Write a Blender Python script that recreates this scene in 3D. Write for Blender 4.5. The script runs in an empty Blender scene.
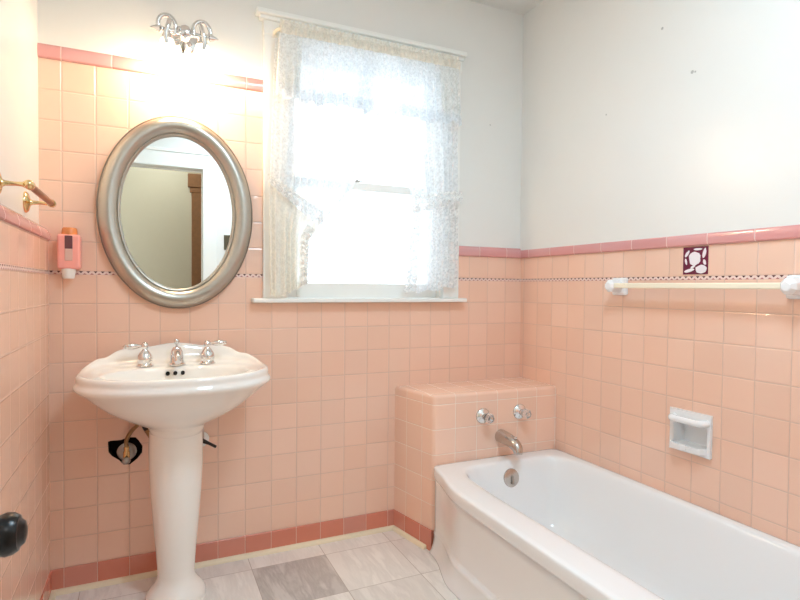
import bpy, bmesh, math, random
from mathutils import Vector, Matrix
from mathutils.geometry import tessellate_polygon
random.seed(7)
PI = math.pi
scene = bpy.context.scene
col = scene.collection

# ------------------------------------------------------------------ dimensions
W = 2.134            # room width
FRONT = -2.28        # front wall face (doorway wall)
CEIL = 2.575
FZ = 0.015           # finished floor height
P = 0.109            # wall tile pitch
ZB = 0.105           # top of the base course
ZS0, ZS1 = ZB + 10*P, ZB + 10*P + 0.012      # decorative strip
ZT = ZS1 + P         # bottom of the low cap
ZT2 = ZS1 + 7*P      # bottom of the high cap beside the window
LX = 0.028           # face of the left tile wainscot

# ------------------------------------------------------------------ materials
def new_mat(name):
    m = bpy.data.materials.new(name); m.use_nodes = True
    nt = m.node_tree
    b = nt.nodes['Principled BSDF']
    return m, nt, b

def srgb(r, g, b):
    def f(c):
        c /= 255.0
        return c/12.92 if c <= 0.04045 else ((c+0.055)/1.055)**2.4
    return (f(r), f(g), f(b), 1.0)

def plain(name, color, rough=0.5, metal=0.0, bump=0.0, bscale=60, coat=0.0, var=0.0, trans=0.0, ior=1.45):
    m, nt, b = new_mat(name)
    b.inputs['Roughness'].default_value = rough
    b.inputs['Metallic'].default_value = metal
    b.inputs['Coat Weight'].default_value = coat
    b.inputs['Transmission Weight'].default_value = trans
    b.inputs['IOR'].default_value = ior
    tc = nt.nodes.new('ShaderNodeTexCoord')
    n = nt.nodes.new('ShaderNodeTexNoise'); n.inputs['Scale'].default_value = bscale; n.inputs['Detail'].default_value = 3
    nt.links.new(tc.outputs['Object'], n.inputs['Vector'])
    mix = nt.nodes.new('ShaderNodeMix'); mix.data_type = 'RGBA'
    mix.inputs[6].default_value = color
    k = 1.0 - var
    mix.inputs[7].default_value = (color[0]*k, color[1]*k, color[2]*k, 1)
    nt.links.new(n.outputs['Fac'], mix.inputs[0]); nt.links.new(mix.outputs[2], b.inputs['Base Color'])
    if bump:
        bp = nt.nodes.new('ShaderNodeBump'); bp.inputs['Strength'].default_value = bump; bp.inputs['Distance'].default_value = 0.002
        nt.links.new(n.outputs['Fac'], bp.inputs['Height']); nt.links.new(bp.outputs['Normal'], b.inputs['Normal'])
    return m

def math_node(nt, op, a, b=None, c=None):
    n = nt.nodes.new('ShaderNodeMath'); n.operation = op
    for i, v in enumerate((a, b, c)):
        if v is None: continue
        if isinstance(v, (int, float)): n.inputs[i].default_value = v
        else: nt.links.new(v, n.inputs[i])
    return n.outputs[0]

def tile_mat(name, color, grout, pu, pv, rough=0.12, strip_shift=True, joint=0.0016, var=0.10, tilt=1.0, v0=ZB):
    """glazed tiles laid on the surface's own (u, v) in metres"""
    m, nt, b = new_mat(name)
    uv = nt.nodes.new('ShaderNodeUVMap'); uv.uv_map = 'uv'
    sep = nt.nodes.new('ShaderNodeSeparateXYZ'); nt.links.new(uv.outputs[0], sep.inputs[0])
    U, V = sep.outputs[0], sep.outputs[1]
    V = math_node(nt, 'SUBTRACT', V, v0)
    if strip_shift:
        gt = math_node(nt, 'GREATER_THAN', V, ZS0 + 0.006 - v0)
        V = math_node(nt, 'SUBTRACT', V, math_node(nt, 'MULTIPLY', gt, 0.012))
    u = math_node(nt, 'DIVIDE', U, pu); v = math_node(nt, 'DIVIDE', V, pv)
    fu = math_node(nt, 'FLOOR', u); fv = math_node(nt, 'FLOOR', v)
    ru = math_node(nt, 'SUBTRACT', u, fu); rv = math_node(nt, 'SUBTRACT', v, fv)
    # distance to the nearest joint in metres
    du = math_node(nt, 'MULTIPLY', math_node(nt, 'SUBTRACT', 0.5, math_node(nt, 'ABSOLUTE', math_node(nt, 'SUBTRACT', ru, 0.5))), pu)
    dv = math_node(nt, 'MULTIPLY', math_node(nt, 'SUBTRACT', 0.5, math_node(nt, 'ABSOLUTE', math_node(nt, 'SUBTRACT', rv, 0.5))), pv)
    d = math_node(nt, 'MINIMUM', du, dv)
    mr = nt.nodes.new('ShaderNodeMapRange'); mr.interpolation_type = 'SMOOTHSTEP'
    mr.inputs[1].default_value = joint*0.45; mr.inputs[2].default_value = joint*1.1
    nt.links.new(d, mr.inputs[0])
    edge = nt.nodes.new('ShaderNodeMapRange'); edge.interpolation_type = 'SMOOTHSTEP'
    edge.inputs[1].default_value = joint*0.4; edge.inputs[2].default_value = joint*3.0
    nt.links.new(d, edge.inputs[0])
    cmb = nt.nodes.new('ShaderNodeCombineXYZ'); nt.links.new(fu, cmb.inputs[0]); nt.links.new(fv, cmb.inputs[1])
    wn = nt.nodes.new('ShaderNodeTexWhiteNoise'); wn.noise_dimensions = '3D'; nt.links.new(cmb.outputs[0], wn.inputs['Vector'])
    sepc = nt.nodes.new('ShaderNodeSeparateColor'); nt.links.new(wn.outputs['Color'], sepc.inputs[0])
    hsv = nt.nodes.new('ShaderNodeHueSaturation'); hsv.inputs['Color'].default_value = color
    val = math_node(nt, 'MULTIPLY_ADD', sepc.outputs[0], var, 1.0 - var/2)
    sat = math_node(nt, 'MULTIPLY_ADD', sepc.outputs[1], var*1.2, 1.0 - var*0.6)
    nt.links.new(val, hsv.inputs['Value']); nt.links.new(sat, hsv.inputs['Saturation'])
    mix = nt.nodes.new('ShaderNodeMix'); mix.data_type = 'RGBA'
    mix.inputs[6].default_value = grout
    nt.links.new(mr.outputs[0], mix.inputs[0]); nt.links.new(hsv.outputs[0], mix.inputs[7])
    nt.links.new(mix.outputs[2], b.inputs['Base Color'])
    rg = nt.nodes.new('ShaderNodeMapRange'); rg.inputs[3].default_value = 0.7; rg.inputs[4].default_value = rough
    nt.links.new(mr.outputs[0], rg.inputs[0]); nt.links.new(rg.outputs[0], b.inputs['Roughness'])
    # every tile sits a touch out of plane
    ta = math_node(nt, 'MULTIPLY', math_node(nt, 'MULTIPLY', math_node(nt, 'SUBTRACT', sepc.outputs[1], 0.5), ru), 0.0016*tilt)
    tb = math_node(nt, 'MULTIPLY', math_node(nt, 'MULTIPLY', math_node(nt, 'SUBTRACT', sepc.outputs[2], 0.5), rv), 0.0016*tilt)
    h = math_node(nt, 'ADD', math_node(nt, 'ADD', ta, tb), math_node(nt, 'MULTIPLY', edge.outputs[0], 0.0011))
    bp = nt.nodes.new('ShaderNodeBump'); bp.inputs['Strength'].default_value = 0.8; bp.inputs['Distance'].default_value = 1.0
    nt.links.new(h, bp.inputs['Height']); nt.links.new(bp.outputs['Normal'], b.inputs['Normal'])
    b.inputs['Specular IOR Level'].default_value = 0.8
    return m

def strip_mat(name):
    """thin listello: dark triangles over a pale wave with small rose triangles"""
    m, nt, b = new_mat(name)
    uv = nt.nodes.new('ShaderNodeUVMap'); uv.uv_map = 'uv'
    sep = nt.nodes.new('ShaderNodeSeparateXYZ'); nt.links.new(uv.outputs[0], sep.inputs[0])
    per = 0.0236
    u = math_node(nt, 'FRACT', math_node(nt, 'DIVIDE', sep.outputs[0], per))
    v = math_node(nt, 'DIVIDE', math_node(nt, 'SUBTRACT', sep.outputs[1], ZS0), 0.012)
    tri = math_node(nt, 'ABSOLUTE', math_node(nt, 'SUBTRACT', math_node(nt, 'MULTIPLY', u, 2.0), 1.0))   # 1 at ends, 0 centre
    # dark: pointing down, centred on u=.5
    dk = math_node(nt, 'GREATER_THAN', v, math_node(nt, 'MULTIPLY_ADD', tri, 1.05, 0.42))
    lt = math_node(nt, 'LESS_THAN', v, math_node(nt, 'MULTIPLY_ADD', tri, 0.85, -0.38))
    m1 = nt.nodes.new('ShaderNodeMix'); m1.data_type = 'RGBA'
    m1.inputs[6].default_value = srgb(242, 214, 204); m1.inputs[7].default_value = srgb(188, 120, 118)
    nt.links.new(lt, m1.inputs[0])
    m2 = nt.nodes.new('ShaderNodeMix'); m2.data_type = 'RGBA'
    m2.inputs[7].default_value = srgb(84, 38, 44)
    nt.links.new(dk, m2.inputs[0]); nt.links.new(m1.outputs[2], m2.inputs[6])
    nt.links.new(m2.outputs[2], b.inputs['Base Color']); b.inputs['Roughness'].default_value = 0.2
    return m

def marble_mat(name):
    m, nt, b = new_mat(name)
    uv = nt.nodes.new('ShaderNodeUVMap'); uv.uv_map = 'uv'
    sep = nt.nodes.new('ShaderNodeSeparateXYZ'); nt.links.new(uv.outputs[0], sep.inputs[0])
    S = 0.305
    u = math_node(nt, 'DIVIDE', math_node(nt, 'SUBTRACT', sep.outputs[0], 0.735), S)
    v = math_node(nt, 'DIVIDE', math_node(nt, 'ADD', sep.outputs[1], 0.423), S)
    fu = math_node(nt, 'FLOOR', u); fv = math_node(nt, 'FLOOR', v)
    ru = math_node(nt, 'SUBTRACT', u, fu); rv = math_node(nt, 'SUBTRACT', v, fv)
    du = math_node(nt, 'SUBTRACT', 0.5, math_node(nt, 'ABSOLUTE', math_node(nt, 'SUBTRACT', ru, 0.5)))
    dv = math_node(nt, 'SUBTRACT', 0.5, math_node(nt, 'ABSOLUTE', math_node(nt, 'SUBTRACT', rv, 0.5)))
    d = math_node(nt, 'MULTIPLY', math_node(nt, 'MINIMUM', du, dv), S)
    jm = nt.nodes.new('ShaderNodeMapRange'); jm.inputs[1].default_value = 0.0005; jm.inputs[2].default_value = 0.0016
    nt.links.new(d, jm.inputs[0])
    cmb = nt.nodes.new('ShaderNodeCombineXYZ'); nt.links.new(fu, cmb.inputs[0]); nt.links.new(fv, cmb.inputs[1]); cmb.inputs[2].default_value = 3.7
    wn = nt.nodes.new('ShaderNodeTexWhiteNoise'); wn.noise_dimensions = '3D'; nt.links.new(cmb.outputs[0], wn.inputs['Vector'])
    # vein field, shifted per tile
    sh = nt.nodes.new('ShaderNodeVectorMath'); sh.operation = 'MULTIPLY_ADD'
    nt.links.new(wn.outputs['Color'], sh.inputs[0]); sh.inputs[1].default_value = (9, 9, 9)
    nt.links.new(uv.outputs[0], sh.inputs[2])
    mp = nt.nodes.new('ShaderNodeMapping'); mp.inputs['Scale'].default_value = (7.5, 1.3, 1); mp.inputs['Rotation'].default_value = (0, 0, 0.22)
    nt.links.new(sh.outputs[0], mp.inputs[0])
    n1 = nt.nodes.new('ShaderNodeTexNoise'); n1.inputs['Scale'].default_value = 2.2; n1.inputs['Detail'].default_value = 7; n1.inputs['Roughness'].default_value = 0.62; n1.inputs['Distortion'].default_value = 0.35
    nt.links.new(mp.outputs[0], n1.inputs['Vector'])
    vein = math_node(nt, 'ABSOLUTE', math_node(nt, 'SUBTRACT', n1.outputs['Fac'], 0.5))
    vr = nt.nodes.new('ShaderNodeMapRange'); vr.inputs[1].default_value = 0.0; vr.inputs[2].default_value = 0.10; vr.inputs[3].default_value = 1.0; vr.inputs[4].default_value = 0.0
    nt.links.new(vein, vr.inputs[0])
    # the one grey tile of the floor
    isu = math_node(nt, 'COMPARE', fu, 0.0, 0.1); isv = math_node(nt, 'COMPARE', fv, 0.0, 0.1)
    dark = math_node(nt, 'MULTIPLY', isu, isv)
    rnd = math_node(nt, 'MULTIPLY', wn.outputs['Value'], 0.20)
    base = math_node(nt, 'ADD', rnd, math_node(nt, 'MULTIPLY', dark, 0.34))
    amt = math_node(nt, 'ADD', base, math_node(nt, 'MULTIPLY', vr.outputs[0], math_node(nt, 'MULTIPLY_ADD', dark, 0.10, 0.14)))
    amt = math_node(nt, 'ADD', amt, math_node(nt, 'MULTIPLY', math_node(nt, 'SUBTRACT', n1.outputs['Fac'], 0.5), 0.35))
    cr = nt.nodes.new('ShaderNodeMix'); cr.data_type = 'RGBA'; cr.clamp_factor = True
    cr.inputs[6].default_value = srgb(246, 241, 234); cr.inputs[7].default_value = srgb(150, 140, 134)
    nt.links.new(amt, cr.inputs[0])
    fin = nt.nodes.new('ShaderNodeMix'); fin.data_type = 'RGBA'
    fin.inputs[6].default_value = srgb(176, 164, 152)
    nt.links.new(jm.outputs[0], fin.inputs[0]); nt.links.new(cr.outputs[2], fin.inputs[7])
    nt.links.new(fin.outputs[2], b.inputs['Base Color'])
    b.inputs['Roughness'].default_value = 0.22
    return m

def lace_mat(name, color, cover, pattern, scale=60, translucent=0.5):
    """woven sheer: threads scatter light, gaps let it through"""
    m, nt, b = new_mat(name)
    nt.nodes.remove(b)
    out = nt.nodes['Material Output']
    uv = nt.nodes.new('ShaderNodeUVMap'); uv.uv_map = 'uv'
    tr = nt.nodes.new('ShaderNodeBsdfTransparent')
    df = nt.nodes.new('ShaderNodeBsdfDiffuse'); df.inputs[0].default_value = color
    tl = nt.nodes.new('ShaderNodeBsdfTranslucent'); tl.inputs[0].default_value = color
    mx = nt.nodes.new('ShaderNodeMixShader'); mx.inputs[0].default_value = translucent
    nt.links.new(df.outputs[0], mx.inputs[1]); nt.links.new(tl.outputs[0], mx.inputs[2])
    vo = nt.nodes.new('ShaderNodeTexVoronoi'); vo.inputs['Scale'].default_value = scale; vo.feature = 'F1'
    nz = nt.nodes.new('ShaderNodeTexNoise'); nz.inputs['Scale'].default_value = scale*0.35; nz.inputs['Detail'].default_value = 2
    nt.links.new(uv.outputs[0], vo.inputs['Vector']); nt.links.new(uv.outputs[0], nz.inputs['Vector'])
    a = math_node(nt, 'ADD', math_node(nt, 'MULTIPLY', math_node(nt, 'SUBTRACT', vo.outputs['Distance'], 0.4), 1.1),
                  math_node(nt, 'MULTIPLY', math_node(nt, 'SUBTRACT', nz.outputs['Fac'], 0.5), 1.6))
    fac = math_node(nt, 'MULTIPLY_ADD', a, pattern, cover)
    cl = nt.nodes.new('ShaderNodeClamp'); nt.links.new(fac, cl.inputs[0]); cl.inputs[1].default_value = 0.03; cl.inputs[2].default_value = 1.0
    fx = nt.nodes.new('ShaderNodeMixShader'); nt.links.new(cl.outputs[0], fx.inputs[0])
    nt.links.new(tr.outputs[0], fx.inputs[1]); nt.links.new(mx.outputs[0], fx.inputs[2])
    nt.links.new(fx.outputs[0], out.inputs[0])
    return m

def emit_mat(name, color, strength):
    m, nt, b = new_mat(name)
    b.inputs['Base Color'].default_value = (0.9, 0.9, 0.9, 1)
    b.inputs['Emission Color'].default_value = color; b.inputs['Emission Strength'].default_value = strength
    return m

def pane_mat(name):
    m, nt, b = new_mat(name)
    nt.nodes.remove(b)
    tr = nt.nodes.new('ShaderNodeBsdfTransparent'); gl = nt.nodes.new('ShaderNodeBsdfGlossy'); gl.inputs['Roughness'].default_value = 0.02
    lw = nt.nodes.new('ShaderNodeFresnel'); lw.inputs[0].default_value = 1.45
    mx = nt.nodes.new('ShaderNodeMixShader')
    nt.links.new(lw.outputs[0], mx.inputs[0]); nt.links.new(tr.outputs[0], mx.inputs[1]); nt.links.new(gl.outputs[0], mx.inputs[2])
    nt.links.new(mx.outputs[0], nt.nodes['Material Output'].inputs[0])
    return m

TILE_C = srgb(243, 202, 179)
M = dict(
    tile=tile_mat('blush wall tile', TILE_C, srgb(214, 180, 162), P, P, var=0.05),
    box_tile=tile_mat('blush ledge tile', TILE_C, srgb(240, 222, 208), P, P, var=0.05),
    cap=tile_mat('rose cap tile', srgb(222, 160, 158), srgb(232, 202, 196), 0.1635, 9.0, strip_shift=False, v0=-4.0, tilt=0.6),
    base=tile_mat('rose base tile', srgb(214, 134, 112), srgb(218, 176, 156), P, 9.0, strip_shift=False, v0=-4.0, tilt=0.6),
    strip=strip_mat('patterned listello'),
    plaster=plain('white painted plaster', srgb(236, 234, 229), 0.26, bump=0.10, bscale=9, var=0.02),
    ceiling=plain('white ceiling paint', srgb(234, 232, 228), 0.7, bump=0.1, bscale=20, var=0.02),
    paint=plain('white gloss paint', srgb(244, 243, 238), 0.28, bump=0.05, bscale=30, var=0.02),
    quarter=plain('cream painted wood', srgb(240, 224, 194), 0.4, bscale=20, var=0.05),
    floor=marble_mat('marble floor tile'),
    china=plain('white vitreous china', srgb(248, 243, 236), 0.08, coat=0.5, bscale=4, var=0.02),
    enamel=plain('white bath enamel', srgb(243, 243, 243), 0.10, coat=0.5, bscale=4, var=0.02),
    ceramic=plain('white ceramic', srgb(244, 244, 244), 0.10, coat=0.4, bscale=6, var=0.02),
    chrome=plain('polished chrome', (0.80, 0.80, 0.80, 1), 0.08, 1.0, bscale=8, var=0.03),
    nickel=plain('brushed nickel', (0.62, 0.57, 0.53, 1), 0.22, 1.0, bscale=40, var=0.1),
    dull=plain('dull grey metal', (0.45, 0.43, 0.40, 1), 0.35, 1.0, bscale=40, var=0.3),
    brass=plain('polished brass', (0.86, 0.64, 0.32, 1), 0.18, 1.0, bscale=30, var=0.1),
    pipe=plain('old brass pipe', (0.42, 0.26, 0.13, 1), 0.4, 0.9, bscale=50, var=0.4),
    copper=plain('varnished reddish wood', srgb(172, 104, 66), 0.3, bscale=30, var=0.25),
    silver=plain('champagne silver leaf', (0.54, 0.50, 0.44, 1), 0.32, 0.95, bump=0.15, bscale=35, var=0.16),
    rimdark=plain('dark silver edge', (0.34, 0.31, 0.27, 1), 0.4, 0.9, bscale=35, var=0.2),
    mirror=plain('mirror glass', (0.90, 0.92, 0.90, 1), 0.0, 1.0, bscale=2, var=0.0),
    black=plain('black plastic', srgb(26, 24, 24), 0.4, bscale=40, var=0.2),
    knob=plain('dark bronze', srgb(30, 26, 25), 0.28, 0.3, bump=0.3, bscale=60, var=0.3),
    cavity=plain('dark wall cavity', srgb(46, 40, 32), 0.9, bump=0.6, bscale=80, var=0.5),
    hole=plain('dark drain opening', srgb(12, 11, 11), 0.8, bscale=40, var=0.2),
    pinkplastic=plain('pink plastic', srgb(252, 172, 160), 0.3, bscale=20, var=0.03),
    amber=plain('amber plastic', srgb(226, 140, 84), 0.25, bscale=20, var=0.1),
    soap=plain('pale pink liquid soap', srgb(232, 190, 176), 0.25, bscale=20, var=0.1),
    smoke=plain('smoky clear plastic', srgb(112, 72, 76), 0.15, bscale=20, var=0.1),
    whiteplastic=plain('white plastic', srgb(246, 240, 232), 0.35, bscale=20, var=0.03),
    ivory=plain('ivory plastic', srgb(250, 240, 216), 0.2, bscale=20, var=0.04),
    acrylic=plain('clear acrylic', (0.95, 0.95, 0.95, 1), 0.05, bscale=20, trans=0.85, ior=1.4),
    maroon=plain('maroon glaze', srgb(120, 40, 66), 0.15, bscale=90, var=0.2),
    glazewhite=plain('white glaze', srgb(246, 236, 240), 0.15, bscale=90, var=0.06),
    deco_edge=plain('pale pink glaze', srgb(244, 200, 200), 0.15, bscale=90, var=0.06),
    hallwall=plain('sage hall paint', srgb(184, 172, 146), 0.7, bump=0.1, bscale=20, var=0.03),
    hallwood=plain('brown stained wood', srgb(140, 94, 56), 0.4, bscale=30, var=0.4),
    hallfloor=plain('oak hall floor', srgb(168, 118, 76), 0.35, bscale=12, var=0.3),
    bronze=plain('bronze switch plate', srgb(92, 84, 66), 0.35, 0.6, bscale=60, var=0.2),
    greydot=plain('grey plaster chip', srgb(196, 193, 187), 0.8, bscale=60, var=0.2),
    sheer=lace_mat('sheer white voile', (0.93, 0.95, 0.97, 1), 0.72, 0.26, 95, 0.50),
    lace=lace_mat('white lace', (0.90, 0.90, 0.89, 1), 0.74, 0.42, 120, 0.42),
    tail=lace_mat('cream lace', (0.93, 0.89, 0.80, 1), 0.90, 0.16, 110, 0.24),
    header=lace_mat('gathered cream lace', (0.93, 0.88, 0.79, 1), 0.92, 0.2, 110, 0.25),
    pane=pane_mat('window glass'),
    bulb=emit_mat('lit lamp bulb', (1.0, 0.80, 0.52, 1), 40.0),
    shade=emit_mat('lit frosted glass', (1.0, 0.84, 0.60, 1), 5.0),
)

# ------------------------------------------------------------------ builders
def tagset(o, label=None, cat=None, group=None, kind=None):
    if label: o['label'] = label
    if cat: o['category'] = cat
    if group: o['group'] = group
    if kind: o['kind'] = kind
    return o

def root_loc(o):
    v = Vector((0, 0, 0))
    while o is not None:
        v += o.location; o = o.parent
    return v

def thing(name, loc, label=None, cat=None, group=None, kind=None):
    o = bpy.data.objects.new(name, None); o.empty_display_size = 0.05
    col.objects.link(o); o.location = loc
    return tagset(o, label, cat, group, kind)

def obj(name, bm, mats, parent=None, smooth=True, bevel=0.0, seg=2, subsurf=0, angle=40, recalc=True):
    """bm is in world coordinates"""
    if recalc: bmesh.ops.recalc_face_normals(bm, faces=bm.faces[:])
    if parent is not None:
        off = root_loc(parent)
        bmesh.ops.translate(bm, vec=-off, verts=bm.verts[:])
    me = bpy.data.meshes.new(name)
    bm.to_mesh(me); bm.free()
    if not isinstance(mats, (list, tuple)): mats = [mats]
    for m in mats: me.materials.append(m)
    o = bpy.data.objects.new(name, me); col.objects.link(o)
    if parent is not None: o.parent = parent
    if smooth:
        for p in me.polygons: p.use_smooth = True
        if hasattr(me, 'set_sharp_from_angle'): me.set_sharp_from_angle(angle=math.radians(angle))
    if bevel:
        bv = o.modifiers.new('bevel', 'BEVEL'); bv.width = bevel; bv.segments = seg; bv.limit_method = 'ANGLE'; bv.angle_limit = math.radians(35)
    if subsurf:
        ss = o.modifiers.new('subd', 'SUBSURF'); ss.levels = subsurf; ss.render_levels = subsurf
    return o

def box(bm, x0, x1, y0, y1, z0, z1, mi=0):
    v = [bm.verts.new((x, y, z)) for x in (x0, x1) for y in (y0, y1) for z in (z0, z1)]
    for f in ((0,1,3,2), (4,6,7,5), (0,4,5,1), (2,3,7,6), (0,2,6,4), (1,5,7,3)):
        bm.faces.new([v[i] for i in f]).material_index = mi
    return v

def frame_from(d):
    d = Vector(d).normalized()
    a = Vector((0, 0, 1)) if abs(d.z) < 0.9 else Vector((1, 0, 0))
    u = d.cross(a).normalized(); w = d.cross(u).normalized()
    return u, w

def tube(bm, pts, r, n=12, caps=True, mi=0):
    pts = [Vector(p) for p in pts]
    rs = r if isinstance(r, (list, tuple)) else [r]*len(pts)
    rings = []; u = None
    for i, p in enumerate(pts):
        d = (pts[min(i+1, len(pts)-1)] - pts[max(i-1, 0)]).normalized()
        if u is None: u, w = frame_from(d)
        else:
            u = (u - d*u.dot(d)).normalized(); w = d.cross(u).normalized()
        rings.append([bm.verts.new(p + (u*math.cos(2*PI*k/n) + w*math.sin(2*PI*k/n))*rs[i]) for k in range(n)])
    for a, b in zip(rings, rings[1:]):
        for k in range(n):
            bm.faces.new((a[k], a[(k+1) % n], b[(k+1) % n], b[k])).material_index = mi
    if caps:
        bm.faces.new(rings[0]).material_index = mi; bm.faces.new(rings[-1]).material_index = mi

def lathe(bm, origin, axis, prof, n=24, mi=0):
    """prof: list of (r, h) along axis"""
    o = Vector(origin); ax = Vector(axis).normalized(); u, w = frame_from(ax)
    rings = []
    for r, h in prof:
        c = o + ax*h
        if r < 1e-6: rings.append([bm.verts.new(c)])
        else: rings.append([bm.verts.new(c + (u*math.cos(2*PI*k/n) + w*math.sin(2*PI*k/n))*r) for k in range(n)])
    for a, b in zip(rings, rings[1:]):
        if len(a) == 1 and len(b) == 1: continue
        for k in range(n):
            if len(a) == 1: f = (a[0], b[(k+1) % n], b[k])
            elif len(b) == 1: f = (a[k], a[(k+1) % n], b[0])
            else: f = (a[k], a[(k+1) % n], b[(k+1) % n], b[k])
            bm.faces.new(f).material_index = mi
    for r_ in (rings[0], rings[-1]):
        if len(r_) > 1: bm.faces.new(r_).material_index = mi

def curve_pts(ctrl, n=24):
    """Catmull-Rom through ctrl"""
    c = [Vector(p) for p in ctrl]; c = [2*c[0]-c[1]] + c + [2*c[-1]-c[-2]]
    out = []; m = len(c)-3
    for i in range(m):
        p0, p1, p2, p3 = c[i:i+4]
        k = max(2, n//m)
        for j in range(k):
            t = j/k
            out.append(0.5*((2*p1) + (p2-p0)*t + (2*p0-5*p1+4*p2-p3)*t*t + (3*p1-p0-3*p2+p3)*t**3))
    out.append(c[-2]); return out

def interp(tab, x):
    if x <= tab[0][0]: return tab[0][1]
    for (a, fa), (b, fb) in zip(tab, tab[1:]):
        if x <= b:
            t = (x-a)/(b-a); return fa + (fb-fa)*t
    return tab[-1][1]

def sstep(a, b, x):
    t = max(0.0, min(1.0, (x-a)/(b-a))); return t*t*(3-2*t)

def panel(bm, outer, holes, place, depth, uvf, back=True):
    """flat slab with holes; outer / holes are (u, v) loops; place(u, v, d) -> point; holes: (loop, hole_depth, closed, mat index)"""
    uvl = bm.loops.layers.uv.get('uv') or bm.loops.layers.uv.new('uv')
    loops = [outer] + [h[0] for h in holes]
    flat = [p for l in loops for p in l]
    tris = tessellate_polygon([[Vector((p[0], p[1], 0)) for p in l] for l in loops])
    fv = [bm.verts.new(place(p[0], p[1], 0)) for p in flat]
    def setuv(f, mi=0):
        f.material_index = mi
        for lp in f.loops: lp[uvl].uv = uvf(lp.vert.co)
    for t in tris: setuv(bm.faces.new([fv[i] for i in t]))
    n0 = len(outer)
    bv = [bm.verts.new(place(p[0], p[1], depth)) for p in outer]
    for i in range(n0):
        j = (i+1) % n0
        setuv(bm.faces.new((fv[i], fv[j], bv[j], bv[i])))
    k = n0
    for loop, hd, closed, mi in holes:
        n = len(loop)
        hv = [bm.verts.new(place(p[0], p[1], hd)) for p in loop]
        for i in range(n):
            j = (i+1) % n
            setuv(bm.faces.new((fv[k+i], fv[k+j], hv[j], hv[i])), mi)
        if closed: setuv(bm.faces.new(hv), mi)
        k += n

def uvbox(bm, x0, x1, y0, y1, z0, z1, uvf):
    uvl = bm.loops.layers.uv.get('uv') or bm.loops.layers.uv.new('uv')
    nf = len(bm.faces); box(bm, x0, x1, y0, y1, z0, z1); bm.faces.ensure_lookup_table()
    for f in bm.faces[nf:]:
        for lp in f.loops: lp[uvl].uv = uvf(lp.vert.co)

def extrude_profile(bm, prof, path, uvl=None, uvf=None):
    """prof: list of (offset out of the wall, height); path: list of (point, outward dir)"""
    rings = [[bm.verts.new(Vector(p) + Vector(d)*o + Vector((0, 0, h))) for o, h in prof] for p, d in path]
    n = len(prof); fs = []
    for a, b in zip(rings, rings[1:]):
        for k in range(n):
            fs.append(bm.faces.new((a[k], a[(k+1) % n], b[(k+1) % n], b[k])))
    fs.append(bm.faces.new(rings[0])); fs.append(bm.faces.new(rings[-1]))
    if uvf:
        uvl = bm.loops.layers.uv.get('uv') or bm.loops.layers.uv.new('uv')
        for f in fs:
            for lp in f.loops: lp[uvl].uv = uvf(lp.vert.co)

uv_back = lambda c: (c.x - 0.0719, c.z)
uv_right = lambda c: (-c.y - 0.4609, c.z)
uv_left = lambda c: (-c.y - 0.06, c.z)

# ------------------------------------------------------------------ camera
cam_d = bpy.data.cameras.new('camera'); cam = bpy.data.objects.new('camera', cam_d); col.objects.link(cam)
yaw, pitch, roll = 0.43176727, 0.02363733, -0.00925632
f = Vector((math.sin(yaw)*math.cos(pitch), math.cos(yaw)*math.cos(pitch), -math.sin(pitch)))
r = Vector((math.cos(yaw), -math.sin(yaw), 0)); d = f.cross(r)
r2 = r*math.cos(roll) + d*math.sin(roll); d2 = d*math.cos(roll) - r*math.sin(roll)
mw = Matrix((( r2.x, -d2.x, -f.x, 0.36132), (r2.y, -d2.y, -f.y, -2.33166), (r2.z, -d2.z, -f.z, 1.15886), (0, 0, 0, 1)))
cam.matrix_world = mw
cam_d.sensor_width = 36; cam_d.lens = 543.97/800*36; cam_d.clip_start = 0.02
scene.camera = cam

# ------------------------------------------------------------------ setting: floor, ceiling
def uvxy(c): return (c.x, c.y)
bm = bmesh.new(); uvbox(bm, -0.05, W+0.05, FRONT-0.13, 0.05, FZ-0.06, FZ, uvxy)
obj('floor', bm, M['floor'], smooth=False)['kind'] = 'structure'
bm = bmesh.new(); box(bm, -0.12, W+0.12, FRONT-0.14, 0.16, CEIL, CEIL+0.08)
obj('ceiling', bm, M['ceiling'], smooth=False)['kind'] = 'structure'

# back wall: plaster with the window opening
WX0, WX1, WZ0, WZ1 = 0.885, 1.668, 1.107, 2.215
bm = bmesh.new()
panel(bm, [(-0.1, ZT2+0.03), (0.82, ZT2+0.03), (0.82, 1.093), (1.73, 1.093), (1.73, ZT+0.03), (W+0.1, ZT+0.03), (W+0.1, CEIL+0.02), (-0.1, CEIL+0.02)],
      [([(WX0, WZ0-0.008), (WX1, WZ0-0.008), (WX1, WZ1), (WX0, WZ1)], 0.15, False, 0)],
      lambda u, v, d: Vector((u, d-0.002, v)), 0.14, uv_back)
wall_back = obj('wall_back', bm, M['plaster'], smooth=False, recalc=False)
wall_back['kind'] = 'structure'
# tile wainscot of the back wall, broken open around the shut-off valve
hole_loop = [(0.217, 0.560), (0.226, 0.563), (0.262, 0.562), (0.283, 0.570), (0.312, 0.567), (0.322, 0.555), (0.336, 0.531), (0.334, 0.505), (0.318, 0.484), (0.292, 0.464), (0.270, 0.466), (0.254, 0.486), (0.231, 0.503), (0.219, 0.520)]
bm = bmesh.new()
panel(bm, [(0, -0.02), (W, -0.02), (W, ZT+0.01), (1.743, ZT+0.01), (1.743, 1.092), (0.797, 1.092), (0.797, ZT2+0.01), (0, ZT2+0.01)],
      [(hole_loop, 0.07, True, 1)], lambda u, v, d: Vector((u, d, v)), 0.13, uv_back)
obj('tile_wainscot', bm, [M['tile'], M['cavity']], wall_back, smooth=False, recalc=False)

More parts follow.
